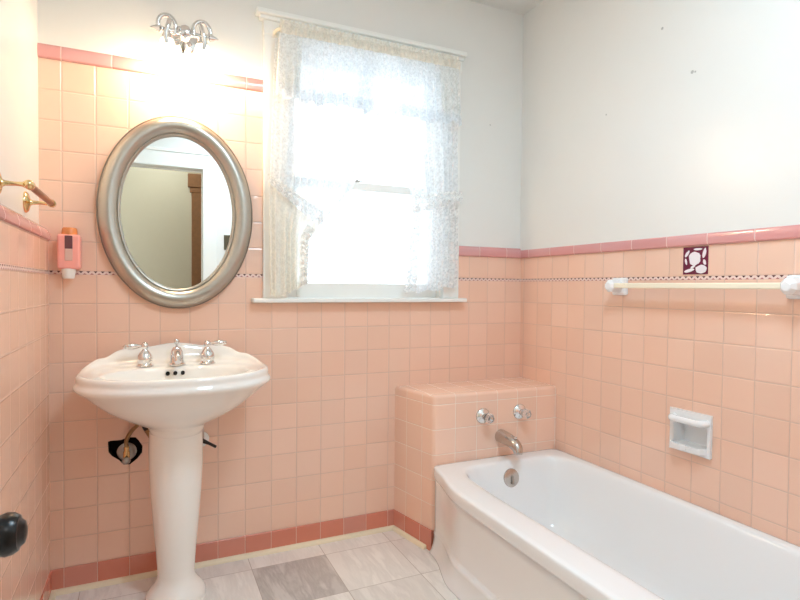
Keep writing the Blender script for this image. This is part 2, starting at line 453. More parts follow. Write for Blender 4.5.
# right wall
bm = bmesh.new(); box(bm, W-0.010, W+0.14, FRONT-0.12, 0.12, ZT+0.03, CEIL+0.02)
wall_right = obj('wall_right', bm, M['plaster'], smooth=False); wall_right['kind'] = 'structure'
SD0, SD1, SZ0, SZ1 = 0.932, 1.076, 0.590, 0.702      # soap dish pocket (depth coordinate = -y)
bm = bmesh.new()
panel(bm, [(-0.1, -0.02), (-FRONT+0.1, -0.02), (-FRONT+0.1, ZT+0.03), (-0.1, ZT+0.03)],
      [([(SD0, SZ0), (SD1, SZ0), (SD1, SZ1), (SD0, SZ1)], 0.06, True, 0)],
      lambda u, v, d: Vector((W+d, -u, v)), 0.13, uv_right)
obj('tile_wainscot', bm, M['tile'], wall_right, smooth=False, recalc=False)

# left wall
bm = bmesh.new(); box(bm, -0.14, 0.0, FRONT-0.12, 0.12, ZT+0.0, CEIL+0.02)
wall_left = obj('wall_left', bm, M['plaster'], smooth=False); wall_left['kind'] = 'structure'
bm = bmesh.new()
panel(bm, [(-0.1, -0.02), (-FRONT+0.1, -0.02), (-FRONT+0.1, ZT+0.01), (-0.1, ZT+0.01)], [],
      lambda u, v, d: Vector((LX-d, -u, v)), 0.16, uv_left)
obj('tile_wainscot', bm, M['tile'], wall_left, smooth=False, recalc=False)

# front wall with the doorway
DX0, DX1, DZ = 0.085, 0.75, 2.075
bm = bmesh.new()
panel(bm, [(-0.1, -0.02), (DX0, -0.02), (DX0, DZ), (DX1, DZ), (DX1, -0.02), (W+0.1, -0.02), (W+0.1, CEIL+0.02), (-0.1, CEIL+0.02)], [],
      lambda u, v, d: Vector((u, FRONT-d, v)), 0.12, uv_back)
wall_front = obj('wall_front', bm, M['plaster'], smooth=False); wall_front['kind'] = 'structure'
# door casing round the doorway
bm = bmesh.new()
for y0, y1 in ((FRONT, FRONT+0.018), (FRONT-0.138, FRONT-0.12)):
    box(bm, DX1-0.005, DX1+0.10, y0, y1, FZ, DZ+0.10)
    box(bm, DX0-0.075, DX0+0.005, y0, y1, FZ, DZ+0.10)
    box(bm, DX0-0.08, DX1+0.11, y0-0.003, y1+0.004, DZ-0.005, DZ+0.105)
    box(bm, DX0-0.083, DX1+0.125, y0-0.01, y1+0.012, DZ+0.105, DZ+0.13)
obj('trim_1', bm, M['paint'], smooth=False, bevel=0.004)['kind'] = 'structure'
# front wall tile, seen only in the mirror and from the side
bm = bmesh.new(); uvbox(bm, DX1+0.10, W, FRONT, FRONT+0.02, 0, ZT, uv_back)
obj('tile_wainscot', bm, M['tile'], wall_front, smooth=False)
sw = thing('light_switch', (0.945, FRONT, 1.50), 'bronze light switch plate on the wall seen in the mirror', 'switch')
bm = bmesh.new(); box(bm, 0.905, 0.985, FRONT-0.001, FRONT+0.006, 1.445, 1.565); obj('switch_plate', bm, M['bronze'], sw, smooth=False, bevel=0.003)
bm = bmesh.new(); box(bm, 0.938, 0.952, FRONT+0.004, FRONT+0.016, 1.495, 1.518); obj('toggle', bm, M['black'], sw, smooth=False, bevel=0.002)

# hall beyond the doorway
bm = bmesh.new(); box(bm, -0.9, 2.3, -3.52, -3.40, -0.02, 2.6); obj('wall_hall', bm, M['hallwall'], smooth=False)['kind'] = 'structure'
bm = bmesh.new(); box(bm, -1.0, -0.9, -3.45, FRONT-0.10, -0.02, 2.6); obj('wall_hall_left', bm, M['hallwall'], smooth=False)['kind'] = 'structure'
bm = bmesh.new(); box(bm, 2.2, 2.3, -3.45, FRONT-0.10, -0.02, 2.6); obj('wall_hall_right', bm, M['hallwall'], smooth=False)['kind'] = 'structure'
bm = bmesh.new(); box(bm, -1.0, 2.3, -3.5, FRONT-0.13, FZ-0.06, FZ-0.002); obj('floor_hall', bm, M['hallfloor'], smooth=False)['kind'] = 'structure'
bm = bmesh.new(); box(bm, -1.0, 2.3, -3.5, FRONT-0.14, CEIL, CEIL+0.08); obj('ceiling_hall', bm, M['ceiling'], smooth=False)['kind'] = 'structure'
bm = bmesh.new()
box(bm, 0.735, 0.83, -3.402, -3.375, FZ, 2.06); box(bm, 0.70, 0.85, -3.402, -3.36, 2.11, 2.24); box(bm, 0.72, 0.84, -3.402, -3.37, 2.06, 2.11)
obj('trim_2', bm, M['hallwood'], smooth=False, bevel=0.004)['kind'] = 'structure'

# ------------------------------------------------------------------ tile caps, base, strip, quarter round
cap_prof = [(-0.02, 0.0), (0.004, 0.0), (0.010, 0.004), (0.012, 0.012), (0.012, 0.034), (0.009, 0.044), (0.003, 0.050), (-0.02, 0.050)]
bm = bmesh.new()
extrude_profile(bm, cap_prof, [((0.0, 0, ZT2), (0, -1, 0)), ((0.797, 0, ZT2), (0, -1, 0))], uvf=uv_back)
obj('trim_3', bm, M['cap'], angle=30)['kind'] = 'structure'
bm = bmesh.new()
extrude_profile(bm, cap_prof, [((1.743, 0, ZT), (0, -1, 0)), ((W, 0, ZT), (0, -1, 0))], uvf=uv_back)
obj('trim_4', bm, M['cap'], angle=30)['kind'] = 'structure'
bm = bmesh.new()
extrude_profile(bm, cap_prof, [((W, 0.0, ZT), (-1, 0, 0)), ((W, FRONT, ZT), (-1, 0, 0))], uvf=lambda c: (-c.y - 0.075, c.z))
obj('trim_5', bm, M['cap'], angle=30)['kind'] = 'structure'
bm = bmesh.new()
capl = [(-0.03, 0.0), (0.002, 0.0), (0.007, 0.004), (0.008, 0.014), (0.002, 0.034), (-0.008, 0.045), (-0.02, 0.050), (-0.03, 0.050)]
extrude_profile(bm, capl, [((LX, 0.0, ZT), (1, 0, 0)), ((LX, FRONT, ZT), (1, 0, 0))], uvf=lambda c: (-c.y - 0.03, c.z))
obj('trim_6', bm, M['cap'], angle=30)['kind'] = 'structure'

bm = bmesh.new()
uvbox(bm, LX, 0.797, -0.0012, 0.004, ZS0, ZS1, uv_back); uvbox(bm, 1.743, W, -0.0012, 0.004, ZS0, ZS1, uv_back)
uvbox(bm, W-0.0012, W+0.004, FRONT, 0, ZS0, ZS1, uv_right)
uvbox(bm, LX-0.004, LX+0.0012, FRONT, 0, ZS0, ZS1, uv_left)
obj('trim_7', bm, M['strip'], smooth=False)['kind'] = 'structure'

# chase (tiled ledge) at the tub's head: slightly out of square
CA, CB, CC, CD = (1.415, 0.0), (1.474, -0.275), (W, -0.288), (W, 0.0)
CZ = 0.692
bm = bmesh.new(); uvl = bm.loops.layers.uv.new('uv')
lo = [bm.verts.new((x, y, -0.01)) for x, y in (CA, CB, CC, CD)]; hi = [bm.verts.new((x, y, CZ)) for x, y in (CA, CB, CC, CD)]
def adduv(fc, fn):
    for lp in fc.loops: lp[uvl].uv = fn(lp.vert.co)
fl = bm.faces.new((lo[0], lo[1], hi[1], hi[0])); adduv(fl, lambda c: (-c.y + 0.02, c.z))
ff = bm.faces.new((lo[1], lo[2], hi[2], hi[1])); adduv(ff, lambda c: (c.x - 1.80, c.z))
ft = bm.faces.new((hi[0], hi[1], hi[2], hi[3])); adduv(ft, lambda c: (c.x - 1.80, c.y + 0.02))
for q in ((1, 2), (2, 3), (3, 0)):
    pass
bm.faces.new((lo[2], lo[3], hi[3], hi[2])); bm.faces.new((lo[3], lo[0], hi[0], hi[3])); bm.faces.new(lo[::-1])
be = [e for e in bm.edges if (e.verts[0] in hi[:3] and e.verts[1] in hi[:3] and {e.verts[0], e.verts[1]} != {hi[0], hi[2]}) or {e.verts[0], e.verts[1]} == {lo[1], hi[1]}]
bmesh.ops.bevel(bm, geom=be, offset=0.016, segments=5, profile=0.5, affect='EDGES', clamp_overlap=True)
chase = obj('wall_ledge', bm, M['box_tile'], angle=60); chase['kind'] = 'structure'

# rose base course and cream quarter round
bprof = [(-0.01, 0.0), (0.005, 0.0), (0.005, ZB-FZ-0.003), (0.003, ZB-FZ), (-0.01, ZB-FZ)]
nl = Vector((CB[1]-CA[1], CA[0]-CB[0], 0)).normalized()
if nl.x > 0: nl = -nl
bm = bmesh.new(); extrude_profile(bm, bprof, [((LX, 0, FZ), (0, -1, 0)), ((CA[0], 0, FZ), (0, -1, 0))], uvf=uv_back)
extrude_profile(bm, bprof, [((CA[0], CA[1], FZ), nl), ((CB[0]-0.002, CB[1]+0.0, FZ), nl)], uvf=lambda c: (-c.y+0.02, c.z))
extrude_profile(bm, bprof, [((LX, 0, FZ), (1, 0, 0)), ((LX, FRONT, FZ), (1, 0, 0))], uvf=uv_left)
obj('baseboard_back', bm, M['base'], smooth=False)['kind'] = 'structure'
qr = 0.017
qprof = [(0, 0), (qr, 0)] + [(qr*math.cos(a), qr*math.sin(a)) for a in [PI/2*k/6 for k in range(1, 6)]] + [(0, qr)]
bm = bmesh.new()
extrude_profile(bm, qprof, [((LX+0.004, -0.004, FZ), (0, -1, 0)), ((CA[0]-0.004, -0.004, FZ), (0, -1, 0))])
extrude_profile(bm, qprof, [((CA[0]-0.004, -0.004, FZ), nl), ((CB[0]-0.012, CB[1]+0.03, FZ), nl)])
extrude_profile(bm, qprof, [((LX+0.004, -0.004, FZ), (1, 0, 0)), ((LX+0.004, FRONT, FZ), (1, 0, 0))])
obj('trim_8', bm, M['quarter'])['kind'] = 'structure'

# small chips left by old fixings in the plaster
bm = bmesh.new()
for y, z, rr in ((-0.853, 2.146, 0.006), (-0.983, 1.937, 0.007), (-0.995, 1.934, 0.004), (-0.581, 1.899, 0.004)):
    lathe(bm, (W-0.0095, y, z), (-1, 0, 0), [(rr, 0), (rr*0.8, 0.0015), (rr*0.3, 0.002), (0, 0.0012)], 9)
obj('plaster_chips', bm, M['greydot'], wall_right)
bm = bmesh.new(); lathe(bm, (1.928, -0.0015, 1.983), (0, -1, 0), [(0.004, 0), (0.003, 0.0015), (0, 0.001)], 9); obj('plaster_chip', bm, M['greydot'], wall_back)

# decorative picture tile set in the right wall (plain stand-in figure)
def poly_plate(bm, pts, x0, x1, mi=0):
    a = [bm.verts.new((x0, -y, z)) for y, z in pts]; b = [bm.verts.new((x1, -y, z)) for y, z in pts]
    n = len(pts)
    bm.faces.new(a).material_index = mi; bm.faces.new(b).material_index = mi
    for i in range(n): bm.faces.new((a[i], a[(i+1) % n], b[(i+1) % n], b[i])).material_index = mi
ty0, ty1, tz0, tz1 = 0.957, 1.054, 1.2145, 1.3125
bm = bmesh.new()
poly_plate(bm, [(ty0, tz0), (ty1, tz0), (ty1, tz1), (ty0, tz1)], W-0.0022, W+0.003, 0)
def blob(cx, cz, rx, rz, seed, k=16, wob=0.09, rot=0):
    rnd = random.Random(seed); out = []
    for i in range(k):
        a = 2*PI*i/k; q = 1 + rnd.uniform(-wob, wob)
        x, z = rx*q*math.cos(a), rz*q*math.sin(a)
        out.append((ty0 + cx + x*math.cos(rot)-z*math.sin(rot), tz0 + cz + x*math.sin(rot)+z*math.cos(rot)))
    return out
for cx, cz, rx, rz, s, rot in ((0.046, 0.056, 0.023, 0.025, 1, 0), (0.083, 0.074, 0.006, 0.018, 2, -0.25), (0.072, 0.018, 0.022, 0.015, 3, 0.0),
                               (0.026, 0.014, 0.020, 0.006, 4, 0.25), (0.016, 0.074, 0.005, 0.014, 5, -0.6), (0.058, 0.089, 0.016, 0.004, 6, 0.0),
                               (0.012, 0.046, 0.004, 0.012, 7, 0.2), (0.040, 0.027, 0.010, 0.004, 9, 0.5), (0.085, 0.042, 0.005, 0.010, 11, 0.3)):
    poly_plate(bm, blob(cx, cz, rx, rz, s, rot=rot), W-0.0028-0.0001*s, W-0.001, 1)
deco = obj('picture_tile', bm, [M['maroon'], M['glazewhite']], wall_right, smooth=False)
deco['label'] = 'maroon tile with a white glazed figure'

# ------------------------------------------------------------------ window
win = thing('window_1', ((WX0+WX1)/2, 0, WZ0), kind='structure')
bm = bmesh.new()
box(bm, 0.795, WX0+0.012, -0.020, 0.02, WZ0, WZ1+0.05); box(bm, WX1-0.012, 1.744, -0.020, 0.02, WZ0, WZ1+0.05)
box(bm, 0.792, 1.747, -0.024, 0.02, WZ1-0.012, 2.262)
box(bm, 0.776, 1.752, -0.034, 0.02, 2.262, 2.278); box(bm, 0.760, 1.760, -0.050, 0.02, 2.278, 2.298)
obj('window_casing', bm, M['paint'], win, smooth=False, bevel=0.004)
bm = bmesh.new(); box(bm, 0.748, 1.775, -0.052, 0.13, 1.089, 1.107); obj('window_sill', bm, M['paint'], win, smooth=False, bevel=0.005, seg=3)
bm = bmesh.new()
box(bm, WX0, WX0+0.02, 0.02, 0.14, WZ0, WZ1); box(bm, WX1-0.02, WX1, 0.02, 0.14, WZ0, WZ1); box(bm, WX0, WX1, 0.02, 0.14, WZ1-0.02, WZ1)
obj('window_jamb', bm, M['paint'], win, smooth=False)
def sash(name, y0, y1, z0, z1, rb, rt, st):
    bm = bmesh.new()
    box(bm, WX0+0.02, WX0+0.02+st, y0, y1, z0, z1); box(bm, WX1-0.02-st, WX1-0.02, y0, y1, z0, z1)
    box(bm, WX0+0.02+st, WX1-0.02-st, y0, y1, z0, z0+rb); box(bm, WX0+0.02+st, WX1-0.02-st, y0, y1, z1-rt, z1)
    s = obj(name, bm, M['paint'], win, smooth=False, bevel=0.003)
    bm = bmesh.new(); ym = (y0+y1)/2; box(bm, WX0+0.02+st-0.004, WX1-0.02-st+0.004, ym-0.002, ym+0.002, z0+rb-0.004, z1-rt+0.004)
    obj('pane', bm, M['pane'], s, smooth=False)
    return s
sash('upper_sash', 0.075, 0.105, 1.600, WZ1-0.02, 0.032, 0.045, 0.045)
low = sash('lower_sash', 0.038, 0.070, WZ0+0.001, 1.640, 0.066, 0.036, 0.045)
bm = bmesh.new(); lathe(bm, (1.235, 0.054, 1.638), (0, 0, 1), [(0.014, 0), (0.014, 0.006), (0.008, 0.010), (0.006, 0.016), (0, 0.018)], 14); box(bm, 1.225, 1.262, 0.049, 0.059, 1.646, 1.652)
obj('sash_lock', bm, M['nickel'], low)

# ------------------------------------------------------------------ curtains
def sheet(bm, fn, nu, nv, uw, vh):
    uvl = bm.loops.layers.uv.get('uv') or bm.loops.layers.uv.new('uv')
    g = [[bm.verts.new(fn(i/nu, j/nv)) for i in range(nu+1)] for j in range(nv+1)]
    for j in range(nv):
        for i in range(nu):
            fc = bm.faces.new((g[j][i], g[j][i+1], g[j+1][i+1], g[j+1][i]))
            for lp, (a, b) in zip(fc.loops, ((i, j), (i+1, j), (i+1, j+1), (i, j+1))): lp[uvl].uv = (a/nu*uw, b/nv*vh)
RODY, RODZ = -0.075, 2.212
rod = thing('curtain_rod', (1.27, RODY, RODZ), 'white curtain rod across the window top inside the gathered lace header', 'curtain rod')
bm = bmesh.new()
tube(bm, curve_pts([(0.838, -0.02, RODZ), (0.838, -0.055, RODZ), (0.850, RODY, RODZ), (0.875, RODY-0.001, RODZ)], 12) + [Vector((1.68, RODY-0.001, RODZ))] + curve_pts([(1.693, RODY, RODZ), (1.704, -0.055, RODZ), (1.704, -0.02, RODZ)], 8), 0.007, 10)
obj('rod', bm, M['ivory'], rod)
for x in (0.838, 1.704):
    bm = bmesh.new(); box(bm, x-0.009, x+0.009, -0.026, -0.019, RODZ-0.018, RODZ+0.018); obj('bracket', bm, M['whiteplastic'], rod, smooth=False, bevel=0.002)

# valance
val = thing('lace_valance', (1.27, RODY, 2.25), 'ruffled white lace valance gathered along the window top', 'valance')
def fold(s, k, ph=0.0): return math.sin(2*PI*k*s + ph + 1.3*math.sin(2*PI*k*0.31*s))
VX0, VX1 = 0.826, 1.705
def v_header(side):
    def fn(s, t):
        x = 0.848 + (1.698-0.848)*s
        ang = PI*(t)                                     # half tube round the rod, front or back
        ruff = 0.0035*fold(s, 42)
        z = RODZ + 0.022*math.cos(ang) + 0.002*math.sin(s*230)
        y = RODY - side*(0.014+ruff)*math.sin(ang)
        return Vector((x, y, z))
    return fn
bm = bmesh.new(); sheet(bm, v_header(1), 260, 8, 0.9, 0.06); sheet(bm, v_header(-1), 260, 8, 0.9, 0.06)
def v_ruff(s, t):
    return Vector((0.848 + (1.698-0.848)*s, RODY + 0.006*fold(s, 42)*t, RODZ + 0.021 + 0.020*t + 0.003*math.sin(s*290)*t))
sheet(bm, v_ruff, 260, 3, 0.9, 0.03)
obj('header_pocket', bm, M['header'], val, recalc=False)
def v_body(s, t):
    x = VX0+0.016*(1-t)*(1-2*s) + (VX1-VX0)*s
    bot = 1.925 + 0.007*math.sin(2*PI*13*s) + 0.006*math.sin(2*PI*3.3*s+1)
    y = RODY - 0.012 - (0.004+0.016*t)*(0.6*fold(s, 15) + 0.4*fold(s, 29, 1.0)) - 0.012*t
    return Vector((x, y, RODZ-0.020 + (bot-RODZ+0.020)*t))
bm = bmesh.new(); sheet(bm, v_body, 200, 20, 1.5, 0.36); obj('valance_drop', bm, M['sheer'], val, recalc=False)
def v_hem(s, t):
    p = v_body(s, 0.80+0.20*t); p.y -= 0.003; return p
bm = bmesh.new(); sheet(bm, v_hem, 200, 5, 1.5, 0.07); obj('lace_hem', bm, M['sheer'], val, recalc=False)
for a, b in ((0.0, 0.115), (0.88, 1.0)):
    def v_gather(s, t, a=a, b=b):
        p = v_body(a+(b-a)*s, 0.9*t); p.y += 0.006; return p
    bm = bmesh.new(); sheet(bm, v_gather, 24, 12, 0.16, 0.3); obj('gathered_end', bm, M['tail'], val, recalc=False)

# left curtain panel
lc = thing('lace_curtain', (0.9, -0.05, WZ0), 'left sheer lace curtain swept back and tied beside the oval mirror', 'curtain', 'lace curtain panels')
li = [(1.42, 1.030), (1.50, 1.095), (1.56, 1.150), (1.70, 1.200), (1.86, 1.240), (2.22, 1.275)]
def l_main(s, t):
    zb = 1.585 + (1.425-1.585)*s
    z = 2.182 + (zb-2.182)*t
    xr = interp(li, z) if t < 1 else 1.022
    xl = 0.832 - 0.022*t
    amp = 0.004 + 0.010*sstep(0.5, 1, t)
    return Vector((xl + (xr-xl)*s, -0.052 - amp*fold(s, 9, 0.4) - 0.01*t, z))
bm = bmesh.new(); sheet(bm, l_main, 90, 30, 0.6, 0.75); obj('sheer_panel', bm, M['sheer'], lc, recalc=False)
def l_edge(s, t):          # lace ruffle down the inner edge
    p = l_main(0.86 + 0.16*s, 0.08+0.92*t); p.y -= 0.010 + 0.006*fold(t, 14); p.x += 0.004*fold(t, 11, 1.0)*s; return p
bm = bmesh.new(); sheet(bm, l_edge, 8, 70, 0.05, 0.8); obj('edge_ruffle', bm, M['sheer'], lc, recalc=False)
def l_band(s, t):          # ruffle along the tie
    x = 0.800 + (1.030-0.800)*s; zc = 1.600 + (1.440-1.600)*s
    w = 0.030 + 0.055*s
    return Vector((x, -0.088 - 0.008*fold(s, 10) - 0.004*fold(t, 2), zc + w*(0.5-t) + 0.004*fold(s, 17)))
bm = bmesh.new(); sheet(bm, l_band, 60, 10, 0.3, 0.09); obj('tieback', bm, M['lace'], lc, recalc=False)
def l_tail(s, t):
    ztop = 1.585 + (1.420-1.585)*s; zbot = 1.118 + 0.055*s*s + 0.006*math.sin(2*PI*5*s)
    xr = 1.020 - 0.040*sstep(0, 0.3, t) - 0.008*t; xl = 0.806 + 0.008*t
    return Vector((xl + (xr-xl)*s, -0.060 - 0.010*fold(s, 6, 0.8)*(0.5+0.5*t), ztop + (zbot-ztop)*t))
bm = bmesh.new(); sheet(bm, l_tail, 70, 24, 0.35, 0.45); obj('hanging_tail', bm, M['tail'], lc, recalc=False)
def l_tedge(s, t):
    p = l_tail(0.80+0.22*s, 0.10+0.90*t); p.y -= 0.012 + 0.006*fold(t, 9); p.x += 0.006*fold(t, 8)*s; return p
bm = bmesh.new(); sheet(bm, l_tedge, 8, 60, 0.06, 0.35); obj('tail_ruffle', bm, M['lace'], lc, recalc=False)

# right curtain panel
rc = thing('lace_curtain', (1.6, -0.05, WZ0), 'right sheer lace curtain tied back above the tiled ledge', 'curtain', 'lace curtain panels')
def r_main(s, t):          # s = 0 inner, 1 outer
    zb = 1.530 + (1.600-1.530)*s; z = 2.182 + (zb-2.182)*t
    xl = interp([(1.53, 1.462), (1.60, 1.455), (1.75, 1.432), (1.90, 1.405), (2.22, 1.375)], z); xr = 1.702 + 0.004*t
    return Vector((xl + (xr-xl)*s, -0.052 - (0.004+0.008*t)*fold(s, 8, 0.2) - 0.01*t, z))
bm = bmesh.new(); sheet(bm, r_main, 80, 28, 0.5, 0.65); obj('sheer_panel', bm, M['sheer'], rc, recalc=False)
def r_band(s, t):
    x = 1.452 + (1.714-1.452)*s; zc = 1.540 + (1.590-1.540)*s; w = 0.085 - 0.03*s
    return Vector((x, -0.088 - 0.008*fold(s, 10) - 0.004*fold(t, 2), zc + w*(0.5-t) + 0.004*fold(s, 15)))
bm = bmesh.new(); sheet(bm, r_band, 60, 10, 0.3, 0.09); obj('tieback', bm, M['lace'], rc, recalc=False)
def r_tail(s, t):
    ztop = 1.53 + 0.05*s; zbot = 1.135 + 0.035*s*s + 0.008*math.sin(2*PI*3*s)
    xl = 1.470 - 0.03*t
    return Vector((xl + (1.706-xl)*s, -0.058 - 0.010*fold(s, 6, 0.3)*(0.5+0.5*t), ztop + (zbot-ztop)*t))
bm = bmesh.new(); sheet(bm, r_tail, 70, 24, 0.35, 0.42); obj('hanging_tail', bm, M['sheer'], rc, recalc=False)
def r_in(s, t):
    p = r_tail(-0.04+0.20*s, t); p.y -= 0.010 + 0.007*fold(t, 10); p.x += 0.008*fold(t, 7)*(1-s); return p
bm = bmesh.new(); sheet(bm, r_in, 8, 60, 0.06, 0.4); obj('tail_ruffle', bm, M['lace'], rc, recalc=False)
def r_out(s, t):
    p = r_tail(0.44+0.57*s, t); p.y -= 0.006 + 0.006*fold(s, 4); return p
bm = bmesh.new(); sheet(bm, r_out, 40, 24, 0.16, 0.4); obj('tail_ruffle', bm, M['lace'], rc, recalc=False)

# ------------------------------------------------------------------ oval mirror
MX, MZ, MA, MB_, IA, IB = 0.466, 1.442, 0.284, 0.376, 0.203, 0.297
mir = thing('oval_mirror', (MX, 0, MZ-MB_), 'large oval wall mirror in a broad champagne silver frame above the sink', 'mirror')
prof = [(0.0, 0.016), (0.0, 0.028), (0.05, 0.034), (0.10, 0.035), (0.14, 0.032), (0.22, 0.039), (0.36, 0.047), (0.55, 0.050), (0.72, 0.046), (0.86, 0.037), (0.93, 0.029), (0.945, 0.030), (0.985, 0.027), (1.0, 0.020), (1.0, -0.001)]
bm = bmesh.new(); N = 96; rings = []
for k in range(N):
    a = 2*PI*k/N
    rings.append([bm.verts.new((MX + (IA+(MA-IA)*t)*math.cos(a), -dd, MZ + (IB+(MB_-IB)*t)*math.sin(a))) for t, dd in prof])
for k in range(N):
    A, B2 = rings[k], rings[(k+1) % N]
    for i in range(len(prof)-1):
        bm.faces.new((A[i], A[i+1], B2[i+1], B2[i])).material_index = 1 if i >= 10 else 0
obj('mirror_frame', bm, [M['silver'], M['rimdark']], mir, angle=50)
bm = bmesh.new()
fr = [bm.verts.new((MX + (IA+0.004)*math.cos(2*PI*k/N), -0.020, MZ + (IB+0.004)*math.sin(2*PI*k/N))) for k in range(N)]
bk = [bm.verts.new((MX + (IA+0.004)*math.cos(2*PI*k/N), -0.004, MZ + (IB+0.004)*math.sin(2*PI*k/N))) for k in range(N)]
bm.faces.new(fr); bm.faces.new(bk)
for k in range(N): bm.faces.new((fr[k], fr[(k+1) % N], bk[(k+1) % N], bk[k]))
obj('mirror_glass', bm, M['mirror'], mir, smooth=False)

# ------------------------------------------------------------------ vanity light
SX, SY, SZ = 0.485, -0.095, 2.112
sc = thing('vanity_light', (SX, 0, SZ), 'chrome two-lamp wall light with pointed ends above the mirror, lit', 'lamp')
bm = bmesh.new()
lathe(bm, (SX, 0.007, SZ+0.012), (0, -1, 0), [(0.055, 0), (0.055, 0.008), (0.047, 0.015), (0.030, 0.020), (0.016, 0.026), (0.012, 0.05), (0.012, 0.098)], 32)
obj('wall_plate', bm, M['chrome'], sc)
bm = bmesh.new()
lathe(bm, (SX-0.122, SY, SZ), (1, 0, 0), [(0.0, 0), (0.004, 0.004), (0.012, 0.022), (0.016, 0.034), (0.011, 0.038), (0.011, 0.046), (0.009, 0.050), (0.009, 0.100), (0.026, 0.108), (0.031, 0.122), (0.026, 0.136), (0.009, 0.144), (0.009, 0.194), (0.011, 0.198), (0.011, 0.206), (0.016, 0.210), (0.012, 0.222), (0.004, 0.240), (0, 0.244)], 24)
obj('cross_bar', bm, M['chrome'], sc)
for sx in (-1, 1):
    cx = SX + sx*0.062
    bm = bmesh.new()
    # scrolled strap arching over the bar
    tube(bm, curve_pts([(cx-0.030, SY, SZ-0.008), (cx-0.030, SY-0.004, SZ+0.030), (cx-0.012, SY-0.006, SZ+0.050), (cx+0.012, SY-0.006, SZ+0.048), (cx+0.028, SY-0.004, SZ+0.024), (cx+0.026, SY, SZ-0.012)], 30), 0.0085, 10)
    tube(bm, curve_pts([(cx, SY-0.008, SZ+0.008), (cx-0.008*sx, SY-0.026, SZ+0.030), (cx-0.002*sx, SY-0.034, SZ+0.004), (cx+0.006*sx, SY-0.030, SZ-0.030), (cx+0.002*sx, SY-0.022, SZ-0.058)], 30), 0.0085, 10)
    obj('scroll_arm', bm, M['chrome'], sc)
    bm = bmesh.new()
    lathe(bm, (cx, SY, SZ-0.004), (0, 0, -1), [(0.010, 0), (0.014, 0.006), (0.020, 0.020), (0.022, 0.030), (0.018, 0.034)], 20)
    obj('lamp_socket', bm, M['chrome'], sc)
    bm = bmesh.new()
    pr = [(0.020, 0.030), (0.024, 0.040), (0.029, 0.060), (0.036, 0.085), (0.046, 0.105), (0.043, 0.104), (0.034, 0.086), (0.027, 0.060), (0.022, 0.042), (0.018, 0.032)]
    ax = Vector((0, 0, -1)); n = 24
    rg = [[bm.verts.new((cx + rr*math.cos(2*PI*k/n), SY + rr*math.sin(2*PI*k/n), SZ - hh)) for k in range(n)] for rr, hh in pr]
    for a, b in zip(rg, rg[1:] + rg[:1]):
        for k in range(n): bm.faces.new((a[k], a[(k+1) % n], b[(k+1) % n], b[k]))
    obj('lamp_shade', bm, M['shade'], sc)
    bm = bmesh.new(); lathe(bm, (cx, SY, SZ-0.034), (0, 0, -1), [(0.008, 0), (0.010, 0.010), (0.019, 0.030), (0.021, 0.045), (0.015, 0.060), (0, 0.066)], 16)
    obj('bulb', bm, M['bulb'], sc)
    ld = bpy.data.lights.new('lamp_light', 'POINT'); ld.energy = 4.2; ld.color = (1.0, 0.77, 0.50); ld.shadow_soft_size = 0.03
    lo_ = bpy.data.objects.new('lamp_light', ld); col.objects.link(lo_); lo_.location = (cx, SY, SZ-0.125)

# ------------------------------------------------------------------ brass towel bar (left wall)
tb = thing('brass_towel_bar', (0.0, -0.42, 1.42), 'brass and wood towel bar on the left wall above the pink cap tiles', 'towel bar')
TBX, TBZ = 0.073, 1.420
for y in (-0.241, -0.612):
    bm = bmesh.new()
    lathe(bm, (-0.001, y, TBZ), (1, 0, 0), [(0.034, 0), (0.034, 0.004), (0.029, 0.010), (0.020, 0.013), (0.010, 0.016), (0.007, 0.022), (0.0055, 0.045), (0.0065, 0.060), (0.009, 0.064), (0.0105, 0.073)], 24)
    obj('wall_post', bm, M['brass'], tb)
    bm = bmesh.new()
    s = 1 if y > -0.4 else -1
    lathe(bm, (TBX, y - s*0.020, TBZ), (0, s, 0), [(0.011, 0), (0.0125, 0.004), (0.0125, 0.024), (0.011, 0.030), (0.006, 0.035), (0, 0.036)], 20)
    obj('end_cap', bm, M['brass'], tb)
bm = bmesh.new(); tube(bm, [(TBX, -0.592, TBZ), (TBX, -0.260, TBZ)], 0.0095, 16); obj('bar', bm, M['copper'], tb)

# ------------------------------------------------------------------ soap dispenser
sd = thing('soap_dispenser', (0.098, 0, 1.17), 'pink soap dispenser with white nozzle on the tiles beside the mirror', 'soap dispenser')
bm = bmesh.new(); box(bm, 0.062, 0.134, -0.056, 0.001, 1.213, 1.338); obj('dispenser_body', bm, M['pinkplastic'], sd, bevel=0.008, seg=3, smooth=False)
bm = bmesh.new(); lathe(bm, (0.098, -0.026, 1.335), (0, 0, 1), [(0.026, 0), (0.026, 0.006), (0.024, 0.024), (0.021, 0.028), (0, 0.029)], 24); obj('reservoir_top', bm, M['amber'], sd)
bm = bmesh.new(); box(bm, 0.086, 0.110, -0.0585, -0.050, 1.286, 1.333); obj('sight_window', bm, M['smoke'], sd, smooth=False, bevel=0.0015)
bm = bmesh.new(); box(bm, 0.086, 0.110, -0.0585, -0.050, 1.243, 1.286); obj('soap_fill', bm, M['soap'], sd, smooth=False, bevel=0.0015)
bm = bmesh.new(); lathe(bm, (0.095, -0.032, 1.215), (0, 0, -1), [(0.023, 0), (0.0225, 0.010), (0.019, 0.032), (0.017, 0.036), (0, 0.036)], 24); obj('nozzle', bm, M['whiteplastic'], sd)

